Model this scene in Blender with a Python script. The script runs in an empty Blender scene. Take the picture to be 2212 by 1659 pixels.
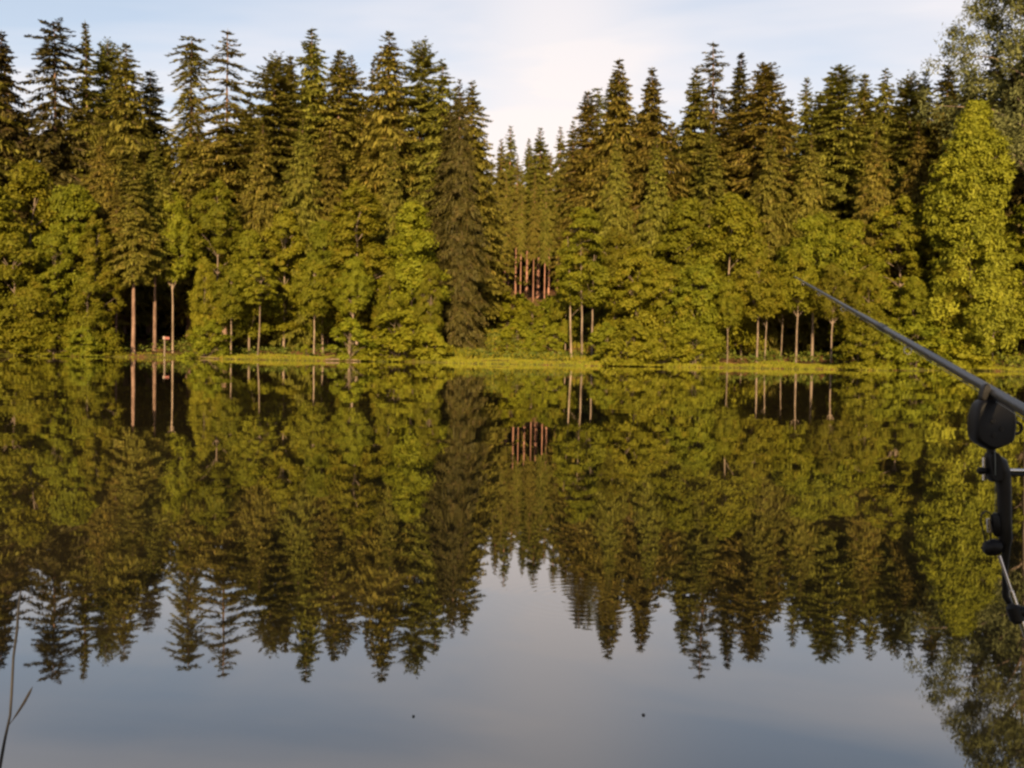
import bpy, math, random
import numpy as np
from mathutils import Vector, Matrix

random.seed(7)
S = bpy.context.scene
COL = S.collection

# ------------------------------------------------------------------ camera
EYE = Vector((0.0, 0.0, 0.78))
FPX = 1000.0                      # focal length in pixels of a 1024 wide frame
PITCH = math.radians(-1.80)
ROLL = math.radians(0.92)
cam_d = bpy.data.cameras.new("camera")
cam_d.sensor_width = 36.0
cam_d.lens = 36.0 * FPX / 1024.0
cam_d.clip_start = 0.05
cam_d.clip_end = 4000.0
cam = bpy.data.objects.new("camera", cam_d)
COL.objects.link(cam)
CR = Matrix.Rotation(math.radians(90) + PITCH, 3, 'X') @ Matrix.Rotation(ROLL, 3, 'Z')
cam.matrix_world = Matrix.Translation(EYE) @ CR.to_4x4()
S.camera = cam

# ------------------------------------------------------------------ sky and sun
SUN_EL = math.radians(15.0)
SUN_DIR = Vector((-0.01, -1.0, 0)).normalized() * math.cos(SUN_EL) + Vector((0, 0, math.sin(SUN_EL)))
SUN_STRENGTH = 5.0
SUN_COLOR = (1.0, 0.74, 0.41)
SKY_STRENGTH = 0.055
EXPOSURE = 1.6

world = bpy.data.worlds.new("World")
S.world = world
world.use_nodes = True
wn, wl = world.node_tree.nodes, world.node_tree.links
wn.clear()

def N(nodes, t, **kw):
    n = nodes.new(t)
    for k, v in kw.items():
        setattr(n, k, v)
    return n

def math_node(nodes, links, op, a, b=None, clamp=False):
    n = nodes.new('ShaderNodeMath')
    n.operation = op
    n.use_clamp = clamp
    for i, v in enumerate((a, b)):
        if v is None:
            continue
        if isinstance(v, (int, float)):
            n.inputs[i].default_value = v
        else:
            links.new(v, n.inputs[i])
    return n.outputs[0]

def ramp(nodes, links, fac, stops):
    n = nodes.new('ShaderNodeValToRGB')
    cr = n.color_ramp
    while len(cr.elements) < len(stops):
        cr.elements.new(0.5)
    for e, (p, c) in zip(cr.elements, stops):
        e.position = p
        e.color = (*c, 1) if len(c) == 3 else c
    links.new(fac, n.inputs[0])
    return n.outputs[0]

w_out = N(wn, 'ShaderNodeOutputWorld')
sky = N(wn, 'ShaderNodeTexSky', sky_type='NISHITA')
sky.sun_disc = False
sky.sun_elevation = SUN_EL
sky.sun_rotation = math.atan2(SUN_DIR.x, SUN_DIR.y)
sky.altitude = 450
sky.air_density = 1.0
sky.dust_density = 1.6
sky.ozone_density = 1.0
bg_sky = N(wn, 'ShaderNodeBackground')
bg_sky.inputs[1].default_value = SKY_STRENGTH
wl.new(sky.outputs[0], bg_sky.inputs[0])
# thin high cloud: laid out on a plane far above the lake (direction divided by height)
tc = N(wn, 'ShaderNodeTexCoord')
sep = N(wn, 'ShaderNodeSeparateXYZ')
wl.new(tc.outputs['Generated'], sep.inputs[0])
zc = math_node(wn, wl, 'MAXIMUM', sep.outputs[2], 0.03)
zc = math_node(wn, wl, 'ADD', zc, 0.12)
cx = math_node(wn, wl, 'DIVIDE', sep.outputs[0], zc)
cy = math_node(wn, wl, 'DIVIDE', sep.outputs[1], zc)
comb = N(wn, 'ShaderNodeCombineXYZ')
wl.new(cx, comb.inputs[0]); wl.new(cy, comb.inputs[1])
mp = N(wn, 'ShaderNodeMapping')
mp.inputs['Location'].default_value = (0.85, 3.0, 0.0)
mp.inputs['Rotation'].default_value = (0, 0, math.radians(62))
mp.inputs['Scale'].default_value = (0.42, 0.95, 1)
wl.new(comb.outputs[0], mp.inputs[0])
cn = N(wn, 'ShaderNodeTexNoise')
cn.inputs['Scale'].default_value = 1.15
cn.inputs['Detail'].default_value = 5
cn.inputs['Roughness'].default_value = 0.52
cn.inputs['Distortion'].default_value = 0.35
wl.new(mp.outputs[0], cn.inputs['Vector'])
cl_fac = N(wn, 'ShaderNodeMapRange')
cl_fac.inputs[1].default_value = 0.40
cl_fac.inputs[2].default_value = 0.58
wl.new(cn.outputs[0], cl_fac.inputs[0])
# thicker towards the horizon, thin overhead
low = N(wn, 'ShaderNodeMapRange')
low.inputs[1].default_value = 0.95
low.inputs[2].default_value = 0.22
low.inputs[3].default_value = 0.30
low.inputs[4].default_value = 0.98
wl.new(sep.outputs[2], low.inputs[0])
veil = N(wn, 'ShaderNodeMapRange')
veil.inputs[3].default_value = 0.38
veil.inputs[4].default_value = 1.0
azr = math_node(wn, wl, 'ADD', math_node(wn, wl, 'DIVIDE', sep.outputs[0], math_node(wn, wl, 'MAXIMUM', sep.outputs[1], 0.05)), -0.04)
azr = math_node(wn, wl, 'DIVIDE', azr, 0.13)
bank = math_node(wn, wl, 'POWER', 2.718, math_node(wn, wl, 'MULTIPLY', math_node(wn, wl, 'MULTIPLY', azr, azr), -1.0))
bank = math_node(wn, wl, 'MULTIPLY', bank, math_node(wn, wl, 'GREATER_THAN', sep.outputs[1], 0.05))
wl.new(math_node(wn, wl, 'ADD', cl_fac.outputs[0], math_node(wn, wl, 'MULTIPLY', bank, 0.9), True), veil.inputs[0])
cf = math_node(wn, wl, 'MULTIPLY', veil.outputs[0], low.outputs[0], True)
warm = N(wn, 'ShaderNodeMapRange')
warm.inputs[1].default_value = 0.34
warm.inputs[2].default_value = 0.05
wl.new(sep.outputs[2], warm.inputs[0])
ccol = N(wn, 'ShaderNodeMix', data_type='RGBA')
ccol.inputs['A'].default_value = (0.86, 0.83, 0.86, 1)
ccol.inputs['B'].default_value = (0.98, 0.88, 0.84, 1)
wl.new(math_node(wn, wl, 'ADD', math_node(wn, wl, 'MULTIPLY', warm.outputs[0], 0.8), math_node(wn, wl, 'MULTIPLY', bank, 0.6), True), ccol.inputs[0])
bg_cloud = N(wn, 'ShaderNodeBackground')
wl.new(ccol.outputs['Result'], bg_cloud.inputs[0])
bg_cloud.inputs[1].default_value = 0.36
wm = N(wn, 'ShaderNodeMixShader')
wl.new(cf, wm.inputs[0]); wl.new(bg_sky.outputs[0], wm.inputs[1]); wl.new(bg_cloud.outputs[0], wm.inputs[2])
wl.new(wm.outputs[0], w_out.inputs[0])

sun_d = bpy.data.lights.new("sun", 'SUN')
sun_d.energy = SUN_STRENGTH
sun_d.angle = math.radians(0.5)
sun_d.color = SUN_COLOR
sun = bpy.data.objects.new("sun", sun_d)
sun.rotation_euler = SUN_DIR.to_track_quat('Z', 'Y').to_euler()
sun.location = (-40, -40, 40)
COL.objects.link(sun)

S.view_settings.view_transform = 'Standard'
S.view_settings.look = 'None'
S.view_settings.gamma = 1
S.view_settings.exposure = EXPOSURE
S.view_settings.use_curve_mapping = False
S.render.engine = 'CYCLES'
S.cycles.use_denoising = True
S.cycles.max_bounces = 8
S.cycles.diffuse_bounces = 4
S.cycles.glossy_bounces = 3
S.cycles.transmission_bounces = 3
S.cycles.filter_width = 2.6

# ------------------------------------------------------------------ placing helpers
def Q(px, py, D):
    """The point at depth D (metres along y) seen at px, py of the photograph measured 2212 wide."""
    u, v = px / 2.16016, py / 2.16016
    d = CR @ Vector(((u - 512) / FPX, -(v - 384) / FPX, -1.0))
    return EYE + d * (D / d.y)

def lerp_tab(x, tab):
    xs, ys = zip(*tab)
    return np.interp(x, xs, ys)

SHORE = [(-400, 60), (-90, 62), (-60, 67), (-36, 70), (-29, 72.5), (-24, 73), (-20, 69), (-13, 68), (-10.5, 70), (-5.5, 70),
         (-3, 66.5), (3, 65), (24, 65), (27, 68.5), (33, 71.5), (38, 70), (60, 62), (90, 60), (400, 60)]

def shore(x):
    x = np.asarray(x, float)
    return lerp_tab(x, SHORE) + 0.35 * np.sin(x * 0.9 + 1.0) + 0.22 * np.sin(x * 2.3) + 0.18 * np.sin(x * 5.1) + 0.12 * np.sin(x * 9.7 + 1) + 0.08 * np.sin(x * 17.3)

FAR_H = [(-3, -0.5), (0, 0.0), (1.0, 0.13), (3, 0.20), (7, 0.32), (12, 0.6), (20, 1.6), (70, 8.6), (120, 16), (200, 27), (4000, 30)]
NEAR_H = [(-4000, 3.0), (-30, 1.4), (-6, 0.55), (-1.5, 0.30), (0.6, 0.14), (1.2, 0.05), (1.5, -0.03), (2.2, -0.3), (9, -2.0), (20, -2.5)]

def gz(x, y):
    x = np.asarray(x, float); y = np.asarray(y, float)
    s = y - shore(x)
    far = lerp_tab(s, [(-60, -2.5), (-20, -2.2), (-6, -1.2)] + FAR_H)
    near = lerp_tab(y + 0.12 * np.sin(x * 1.7), NEAR_H)
    n = 0.05 * np.sin(x * 1.3 + 0.5 * y) + 0.06 * np.sin(0.7 * x - 1.1 * y + 2)
    n2 = 0.35 * np.sin(x * 0.13 + 1.0) * np.sin(y * 0.09)
    far = far + np.where(s > 2, n, 0) + np.where(s > 14, n2, 0)
    return np.where(y > 30, far, near)

def g(x, y):
    return float(gz(x, y))

# ------------------------------------------------------------------ object helpers
def mesh_np(name, verts, faces, mat, tint=None, smooth=False):
    """verts (n,3); faces (m,k) with the same k for all."""
    me = bpy.data.meshes.new(name)
    verts = np.asarray(verts, np.float32); faces = np.asarray(faces, np.int32)
    m, k = faces.shape
    me.vertices.add(len(verts)); me.vertices.foreach_set("co", verts.ravel())
    me.loops.add(m * k); me.loops.foreach_set("vertex_index", faces.ravel())
    me.polygons.add(m); me.polygons.foreach_set("loop_start", np.arange(0, m * k, k, dtype=np.int32))
    if tint is not None:
        a = me.attributes.new("tint", 'FLOAT', 'FACE')
        a.data.foreach_set("value", np.asarray(tint, np.float32))
    me.update(calc_edges=True)
    me.polygons.foreach_set("use_smooth", np.full(m, smooth, bool))
    me.materials.append(mat)
    return me

def link(name, me, parent=None, loc=None):
    o = bpy.data.objects.new(name, me)
    COL.objects.link(o)
    if parent is not None:
        o.parent = parent
    if loc is not None:
        o.location = loc
    return o

def tag(o, label=None, cat=None, group=None, kind=None):
    for k, v in (('label', label), ('category', cat), ('group', group), ('kind', kind)):
        if v:
            o[k] = v
    return o

def thing(name, loc, label, cat, group=None, rz=0.0, scale=(1, 1, 1), tilt=(0, 0)):
    o = bpy.data.objects.new(name, None)
    o.empty_display_size = 0.3
    COL.objects.link(o)
    o.location = loc
    o.rotation_euler = (tilt[0], tilt[1], rz)
    o.scale = scale
    return tag(o, label, cat, group)

def tube_np(pts, rad, sides=8, cap=True):
    """a tube along pts; returns verts, quads"""
    pts = np.asarray(pts, float); n = len(pts)
    rad = np.broadcast_to(np.asarray(rad, float), (n,))
    t = np.gradient(pts, axis=0)
    t /= np.linalg.norm(t, axis=1)[:, None] + 1e-12
    ref = np.array([1.0, 0.0, 0.0]) if abs(t[0][0]) < 0.8 else np.array([0, 1.0, 0])
    V = []
    for i in range(n):
        a = np.cross(t[i], ref); a /= np.linalg.norm(a) + 1e-12
        b = np.cross(t[i], a)
        ref = np.cross(a, t[i])
        th = np.arange(sides) * 2 * math.pi / sides
        V.append(pts[i] + rad[i] * (np.cos(th)[:, None] * a + np.sin(th)[:, None] * b))
    V = np.concatenate(V)
    F = []
    for i in range(n - 1):
        for j in range(sides):
            k = (j + 1) % sides
            F.append((i * sides + j, i * sides + k, (i + 1) * sides + k, (i + 1) * sides + j))
    if cap:
        for base, c in ((0, pts[0]), ((n - 1) * sides, pts[-1])):
            ci = len(V)
            V = np.vstack([V, c])
            for j in range(0, sides):
                F.append((base + j, base + (j + 1) % sides, ci, ci))
    return V, np.array([f if f[2] != f[3] else (f[0], f[1], f[2], f[2]) for f in F])

class Bag:
    """collects shapes into one mesh with mixed faces"""
    def __init__(s):
        s.v = []; s.f = []; s.n = 0
    def add(s, V, F):
        s.v.extend([tuple(map(float, p)) for p in V])
        for f in F:
            f = [int(i) + s.n for i in f]
            if len(f) == 4 and f[2] == f[3]:
                f = f[:3]
            s.f.append(f)
        s.n += len(V)
        return s
    def tube(s, pts, rad, sides=10, cap=True):
        return s.add(*tube_np(pts, rad, sides, cap))
    def ring(s, c, normal, R, r, seg=20, sides=8):
        nrm = Vector(normal).normalized()
        a = nrm.orthogonal().normalized(); b = nrm.cross(a)
        pts = [Vector(c) + (a * math.cos(t) + b * math.sin(t)) * R for t in [2 * math.pi * i / seg for i in range(seg + 1)]]
        return s.add(*tube_np([tuple(p) for p in pts], r, sides, False))
    def outline(s, c, ax, ay, az, pts, half, bevel=0.0):
        if len(pts) > 6:
            for _ in range(2):
                pts = [q for a, b in zip(pts, pts[1:] + pts[:1]) for q in ((a[0] * .75 + b[0] * .25, a[1] * .75 + b[1] * .25), (a[0] * .25 + b[0] * .75, a[1] * .25 + b[1] * .75))]
        """a plate: outline pts in the (ax, ay) plane round c, thickness 2*half along az, rounded rims"""
        c, ax, ay, az = Vector(c), Vector(ax), Vector(ay), Vector(az)
        cx = sum(p[0] for p in pts) / len(pts); cy = sum(p[1] for p in pts) / len(pts)
        layers = [(-half, 1 - 2.2 * bevel), (-half * 0.86, 1 - 0.8 * bevel), (-half * 0.5, 1.0), (half * 0.5, 1.0), (half * 0.86, 1 - 0.8 * bevel), (half, 1 - 2.2 * bevel)]
        V = []
        for h, k in layers:
            for p in pts:
                V.append(c + ax * (cx + (p[0] - cx) * k) + ay * (cy + (p[1] - cy) * k) + az * h)
        m = len(pts); F = []
        for l in range(len(layers) - 1):
            for j in range(m):
                F.append((l * m + j, l * m + (j + 1) % m, (l + 1) * m + (j + 1) % m, (l + 1) * m + j))
        s.v.extend([tuple(p) for p in V])
        s.f += [[i + s.n for i in f] for f in F]
        s.f.append([s.n + j for j in range(m)][::-1])
        s.f.append([s.n + (len(layers) - 1) * m + j for j in range(m)])
        s.n += len(V)
        return s
    def build(s, name, mat, parent=None, smooth=True):
        me = bpy.data.meshes.new(name)
        me.from_pydata(s.v, [], s.f)
        me.update()
        me.polygons.foreach_set("use_smooth", [smooth] * len(me.polygons))
        me.materials.append(mat)
        if smooth:
            try:
                me.set_sharp_from_angle(angle=math.radians(40))
            except Exception:
                pass
        return link(name, me, parent)

# ------------------------------------------------------------------ materials
def new_mat(name):
    m = bpy.data.materials.new(name)
    m.use_nodes = True
    m.node_tree.nodes.clear()
    return m, m.node_tree.nodes, m.node_tree.links

def noise(nodes, links, scale, detail=4, vec=None, rough=0.55):
    n = nodes.new('ShaderNodeTexNoise')
    n.inputs['Scale'].default_value = scale
    n.inputs['Detail'].default_value = detail
    n.inputs['Roughness'].default_value = rough
    if vec is not None:
        links.new(vec, n.inputs['Vector'])
    return n.outputs[0]

def leaf_mat(name, dark, light, accent, trans=0.25, accent_amt=0.25, vary=0.3, hue=0.02):
    """foliage: leaf colour varies leaf to leaf (tint), clump to clump (noise) and tree to tree (object random)"""
    m, n, l = new_mat(name)
    out = N(n, 'ShaderNodeOutputMaterial')
    at = N(n, 'ShaderNodeAttribute', attribute_name="tint")
    geo = N(n, 'ShaderNodeNewGeometry')
    nz = noise(n, l, 0.55, 3, geo.outputs['Position'])
    f = math_node(n, l, 'MULTIPLY', at.outputs['Fac'], 0.6)
    nz2 = math_node(n, l, 'MULTIPLY_ADD', nz, 1.6)
    n2 = nz2.node; n2.inputs[2].default_value = -0.6
    f = math_node(n, l, 'ADD', f, math_node(n, l, 'MULTIPLY', nz2, 0.5), True)
    mix = N(n, 'ShaderNodeMix', data_type='RGBA')
    mix.inputs['A'].default_value = (*dark, 1); mix.inputs['B'].default_value = (*light, 1)
    l.new(f, mix.inputs[0])
    nz3 = noise(n, l, 1.7, 2, geo.outputs['Position'])
    mr = N(n, 'ShaderNodeMapRange')
    mr.inputs[1].default_value = 0.52; mr.inputs[2].default_value = 0.72; mr.inputs[4].default_value = accent_amt
    l.new(nz3, mr.inputs[0])
    mix2 = N(n, 'ShaderNodeMix', data_type='RGBA')
    mix2.inputs['B'].default_value = (*accent, 1)
    l.new(mr.outputs[0], mix2.inputs[0]); l.new(mix.outputs['Result'], mix2.inputs['A'])
    oi = N(n, 'ShaderNodeObjectInfo')
    hs = N(n, 'ShaderNodeHueSaturation')
    v = math_node(n, l, 'MULTIPLY_ADD', oi.outputs['Random'], vary)
    v.node.inputs[2].default_value = 1 - vary / 2
    l.new(v, hs.inputs['Value'])
    r2 = math_node(n, l, 'FRACT', math_node(n, l, 'MULTIPLY', oi.outputs['Random'], 7.31))
    h = math_node(n, l, 'MULTIPLY_ADD', r2, hue * 2)
    h.node.inputs[2].default_value = 0.5 - hue
    l.new(h, hs.inputs['Hue'])
    l.new(mix2.outputs['Result'], hs.inputs['Color'])
    b = N(n, 'ShaderNodeBsdfPrincipled')
    b.inputs['Roughness'].default_value = 0.65
    b.inputs['Specular IOR Level'].default_value = 0.12
    l.new(hs.outputs[0], b.inputs['Base Color'])
    if trans > 0:
        tr = N(n, 'ShaderNodeBsdfTranslucent')
        l.new(hs.outputs[0], tr.inputs[0])
        ms = N(n, 'ShaderNodeMixShader'); ms.inputs[0].default_value = trans
        l.new(b.outputs[0], ms.inputs[1]); l.new(tr.outputs[0], ms.inputs[2])
        l.new(ms.outputs[0], out.inputs[0])
    else:
        l.new(b.outputs[0], out.inputs[0])
    return m

def bark_mat(name, a, b_, scale=3.0, stretch=0.25):
    m, n, l = new_mat(name)
    out = N(n, 'ShaderNodeOutputMaterial')
    t = N(n, 'ShaderNodeTexCoord')
    mp = N(n, 'ShaderNodeMapping'); mp.inputs['Scale'].default_value = (1, 1, stretch)
    l.new(t.outputs['Object'], mp.inputs[0])
    nz = noise(n, l, scale, 6, mp.outputs[0], 0.65)
    c = ramp(n, l, nz, [(0.35, a), (0.65, b_)])
    oi = N(n, 'ShaderNodeObjectInfo')
    hs = N(n, 'ShaderNodeHueSaturation')
    v = math_node(n, l, 'MULTIPLY_ADD', oi.outputs['Random'], 0.5); v.node.inputs[2].default_value = 0.75
    l.new(v, hs.inputs['Value']); l.new(c, hs.inputs['Color'])
    b = N(n, 'ShaderNodeBsdfPrincipled'); b.inputs['Roughness'].default_value = 0.85
    b.inputs['Specular IOR Level'].default_value = 0.2
    l.new(hs.outputs[0], b.inputs['Base Color'])
    bu = N(n, 'ShaderNodeBump'); bu.inputs['Strength'].default_value = 0.6; bu.inputs['Distance'].default_value = 0.03
    l.new(nz, bu.inputs['Height']); l.new(bu.outputs[0], b.inputs['Normal'])
    l.new(b.outputs[0], out.inputs[0])
    return m

def simple_mat(name, col, rough=0.5, metal=0.0, nscale=30, var=0.25, spec=0.5, bump=0.0):
    m, n, l = new_mat(name)
    out = N(n, 'ShaderNodeOutputMaterial')
    t = N(n, 'ShaderNodeTexCoord')
    nz = noise(n, l, nscale, 4, t.outputs['Object'])
    c = ramp(n, l, nz, [(0.3, tuple(x * (1 - var) for x in col)), (0.7, tuple(min(1, x * (1 + var)) for x in col))])
    b = N(n, 'ShaderNodeBsdfPrincipled')
    b.inputs['Roughness'].default_value = rough; b.inputs['Metallic'].default_value = metal
    b.inputs['Specular IOR Level'].default_value = spec
    l.new(c, b.inputs['Base Color'])
    if bump:
        bu = N(n, 'ShaderNodeBump'); bu.inputs['Strength'].default_value = bump; bu.inputs['Distance'].default_value = 0.002
        l.new(nz, bu.inputs['Height']); l.new(bu.outputs[0], b.inputs['Normal'])
    l.new(b.outputs[0], out.inputs[0])
    return m

M = {}
M['spruce'] = leaf_mat('spruce_needles', (0.086, 0.080, 0.012), (0.194, 0.168, 0.025), (0.205, 0.128, 0.030), trans=0.34, accent_amt=0.45, vary=0.22)
M['shaded_spruce'] = leaf_mat('shaded_spruce_needles', (0.032, 0.028, 0.007), (0.074, 0.062, 0.012), (0.080, 0.050, 0.015), trans=0.1, accent_amt=0.5, vary=0.2)  # the spruce needles again, with the shade of recessed trees put into the colour
M['leaf'] = leaf_mat('alder_leaves', (0.072, 0.076, 0.004), (0.155, 0.145, 0.008), (0.165, 0.112, 0.010), trans=0.38, accent_amt=0.4, vary=0.45, hue=0.013)
M['bright_leaf'] = leaf_mat('poplar_leaves', (0.085, 0.088, 0.006), (0.195, 0.175, 0.012), (0.190, 0.138, 0.014), trans=0.28, accent_amt=0.3, vary=0.1)
M['grey_leaf'] = leaf_mat('willow_leaves', (0.052, 0.062, 0.018), (0.125, 0.130, 0.046), (0.12, 0.10, 0.04), trans=0.2, accent_amt=0.3, vary=0.1)
M['bush_leaf'] = leaf_mat('bush_leaves', (0.085, 0.092, 0.005), (0.165, 0.155, 0.008), (0.175, 0.125, 0.010), trans=0.38, accent_amt=0.3, vary=0.35, hue=0.014)
M['bark'] = bark_mat('spruce_bark', (0.065, 0.038, 0.028), (0.175, 0.108, 0.08))
M['red_bark'] = bark_mat('reddish_conifer_bark', (0.11, 0.050, 0.034), (0.30, 0.155, 0.112))
M['alder_bark'] = bark_mat('alder_bark', (0.065, 0.046, 0.032), (0.19, 0.14, 0.105))
M['grass'] = leaf_mat('grass_blades', (0.085, 0.098, 0.006), (0.165, 0.160, 0.010), (0.19, 0.11, 0.02), trans=0.2, accent_amt=0.5, vary=0.05)
M['under'] = leaf_mat('undergrowth_leaves', (0.045, 0.06, 0.008), (0.10, 0.10, 0.012), (0.12, 0.07, 0.02), trans=0.2, accent_amt=0.5, vary=0.05)

def ground_mat():
    m, n, l = new_mat('forest_soil_and_turf')
    out = N(n, 'ShaderNodeOutputMaterial')
    geo = N(n, 'ShaderNodeNewGeometry')
    pos = geo.outputs['Position']
    a = noise(n, l, 0.35, 5, pos)
    b2 = noise(n, l, 3.0, 6, pos)
    f = math_node(n, l, 'ADD', math_node(n, l, 'MULTIPLY', a, 0.6), math_node(n, l, 'MULTIPLY', b2, 0.4))
    soil = ramp(n, l, f, [(0.36, (0.055, 0.028, 0.014)), (0.52, (0.12, 0.055, 0.024)), (0.64, (0.17, 0.095, 0.036))])
    turf = ramp(n, l, f, [(0.38, (0.045, 0.05, 0.009)), (0.6, (0.12, 0.105, 0.016))])
    at = N(n, 'ShaderNodeAttribute', attribute_name="turf")
    mx = N(n, 'ShaderNodeMix', data_type='RGBA')
    pat = N(n, 'ShaderNodeMapRange'); pat.inputs[1].default_value = 0.60; pat.inputs[2].default_value = 0.50
    l.new(noise(n, l, 0.55, 4, pos), pat.inputs[0])
    l.new(math_node(n, l, 'MULTIPLY', at.outputs['Fac'], pat.outputs[0]), mx.inputs[0]); l.new(soil, mx.inputs['A']); l.new(turf, mx.inputs['B'])
    b = N(n, 'ShaderNodeBsdfPrincipled'); b.inputs['Roughness'].default_value = 0.95
    b.inputs['Specular IOR Level'].default_value = 0.1
    l.new(mx.outputs['Result'], b.inputs['Base Color'])
    bu = N(n, 'ShaderNodeBump'); bu.inputs['Strength'].default_value = 0.8; bu.inputs['Distance'].default_value = 0.12
    l.new(b2, bu.inputs['Height']); l.new(bu.outputs[0], b.inputs['Normal'])
    l.new(b.outputs[0], out.inputs[0])
    return m

RIP = Q(1245, 1292, 3.1); RIP = EYE + (RIP - EYE) * (EYE.z / (EYE.z - RIP.z))

def water_mat():
    m, n, l = new_mat('calm_lake_water')
    out = N(n, 'ShaderNodeOutputMaterial')
    geo = N(n, 'ShaderNodeNewGeometry')
    pos = geo.outputs['Position']
    mp = N(n, 'ShaderNodeMapping'); mp.inputs['Scale'].default_value = (0.55, 1.0, 1)
    l.new(pos, mp.inputs[0])
    big = noise(n, l, 0.45, 2, mp.outputs[0])
    small = noise(n, l, 3.2, 2, mp.outputs[0])
    h = math_node(n, l, 'ADD', math_node(n, l, 'MULTIPLY', big, 0.0035), math_node(n, l, 'MULTIPLY', small, 0.00012))
    # rings spreading from where a fish rose
    sub = N(n, 'ShaderNodeVectorMath', operation='SUBTRACT')
    l.new(pos, sub.inputs[0]); sub.inputs[1].default_value = (RIP.x, RIP.y, 0)
    ln = N(n, 'ShaderNodeVectorMath', operation='LENGTH')
    l.new(sub.outputs[0], ln.inputs[0])
    d = ln.outputs['Value']
    wave = math_node(n, l, 'SINE', math_node(n, l, 'MULTIPLY', math_node(n, l, 'ADD', d, math_node(n, l, 'MULTIPLY', small, 0.12)), 135.0))
    fall = N(n, 'ShaderNodeMapRange'); fall.interpolation_type = 'SMOOTHSTEP'
    fall.inputs[1].default_value = 0.42; fall.inputs[2].default_value = 0.05
    l.new(d, fall.inputs[0])
    rp = math_node(n, l, 'MULTIPLY', math_node(n, l, 'MULTIPLY', wave, fall.outputs[0]), 0.00005)
    h = math_node(n, l, 'ADD', h, rp)
    bu = N(n, 'ShaderNodeBump'); bu.inputs['Strength'].default_value = 1.0; bu.inputs['Distance'].default_value = 1.0
    l.new(h, bu.inputs['Height'])
    fr = N(n, 'ShaderNodeFresnel'); fr.inputs['IOR'].default_value = 1.50
    l.new(bu.outputs[0], fr.inputs['Normal'])
    gl = N(n, 'ShaderNodeBsdfGlossy'); gl.inputs['Roughness'].default_value = 0.014
    gl.inputs['Color'].default_value = (1, 1, 1, 1)
    l.new(bu.outputs[0], gl.inputs['Normal'])
    df = N(n, 'ShaderNodeBsdfDiffuse')
    murk = ramp(n, l, noise(n, l, 0.2, 2, pos), [(0.3, (0.018, 0.014, 0.007)), (0.7, (0.026, 0.020, 0.009))])
    l.new(murk, df.inputs[0])
    ms = N(n, 'ShaderNodeMixShader')
    l.new(math_node(n, l, 'POWER', fr.outputs[0], 0.72), ms.inputs[0]); l.new(df.outputs[0], ms.inputs[1]); l.new(gl.outputs[0], ms.inputs[2])
    l.new(ms.outputs[0], out.inputs[0])
    return m

# ------------------------------------------------------------------ ground and water
def axis_coords(lo, hi, step, far_lo, far_hi):
    c = list(np.arange(lo, hi, step))
    x, s = hi, step
    while x < far_hi:
        c.append(x); s *= 1.28; x += s
    x, s = lo, step
    pre = []
    while x > far_lo:
        s *= 1.28; x -= s; pre.append(x)
    return np.array(sorted(pre) + c + [far_hi])

xs = axis_coords(-45, 45, 0.45, -2500, 2500)
ys = np.concatenate([[-2500, -900, -300, -120, -60, -30, -18, -10], np.arange(-6, 5, 0.35), np.arange(6, 60, 4.0),
                     np.arange(60.5, 84, 0.35), np.arange(84, 150, 1.5), [155, 165, 180, 200, 240, 300, 450, 800, 1500, 3000]])
X, Y = np.meshgrid(xs, ys)
Z = gz(X, Y)
nv = X.size
idx = np.arange(nv).reshape(X.shape)
F = np.stack([idx[:-1, :-1], idx[:-1, 1:], idx[1:, 1:], idx[1:, :-1]], -1).reshape(-1, 4)
gme = mesh_np('ground', np.stack([X, Y, Z], -1).reshape(-1, 3), F, ground_mat(), smooth=True)
s_ = Y - shore(X)
turf = np.where(Y > 30, np.clip(1.15 - s_ / 9.0, 0, 1), 1.0)
turf = np.where(s_ > 30, 0.25 + 0.3 * np.sin(X * 0.3) * np.sin(Y * 0.21), turf)
ta = gme.attributes.new("turf", 'FLOAT', 'POINT'); ta.data.foreach_set("value", np.clip(turf, 0, 1).ravel().astype(np.float32))
ground = tag(link('ground', gme), 'brown forest soil and turf banks round the lake', kind='structure')

wme = mesh_np('water', [(-2500, -2, 0), (2500, -2, 0), (2500, 95, 0), (-2500, 95, 0)], [(0, 1, 2, 3)], water_mat())
water = tag(link('water', wme), 'calm dark lake water mirroring the forest and sky', kind='structure')

# ------------------------------------------------------------------ foliage builders
def unit(a):
    return a / (np.linalg.norm(a, axis=-1, keepdims=True) + 1e-9)

def diamonds(c, u, v):
    """leaf shaped faces: centre c, half length u, half width v"""
    n = len(c)
    V = np.stack([c - u, c + v - 0.15 * u, c + u, c - v - 0.15 * u], 1).reshape(-1, 3)
    return V, np.arange(4 * n).reshape(-1, 4)

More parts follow.
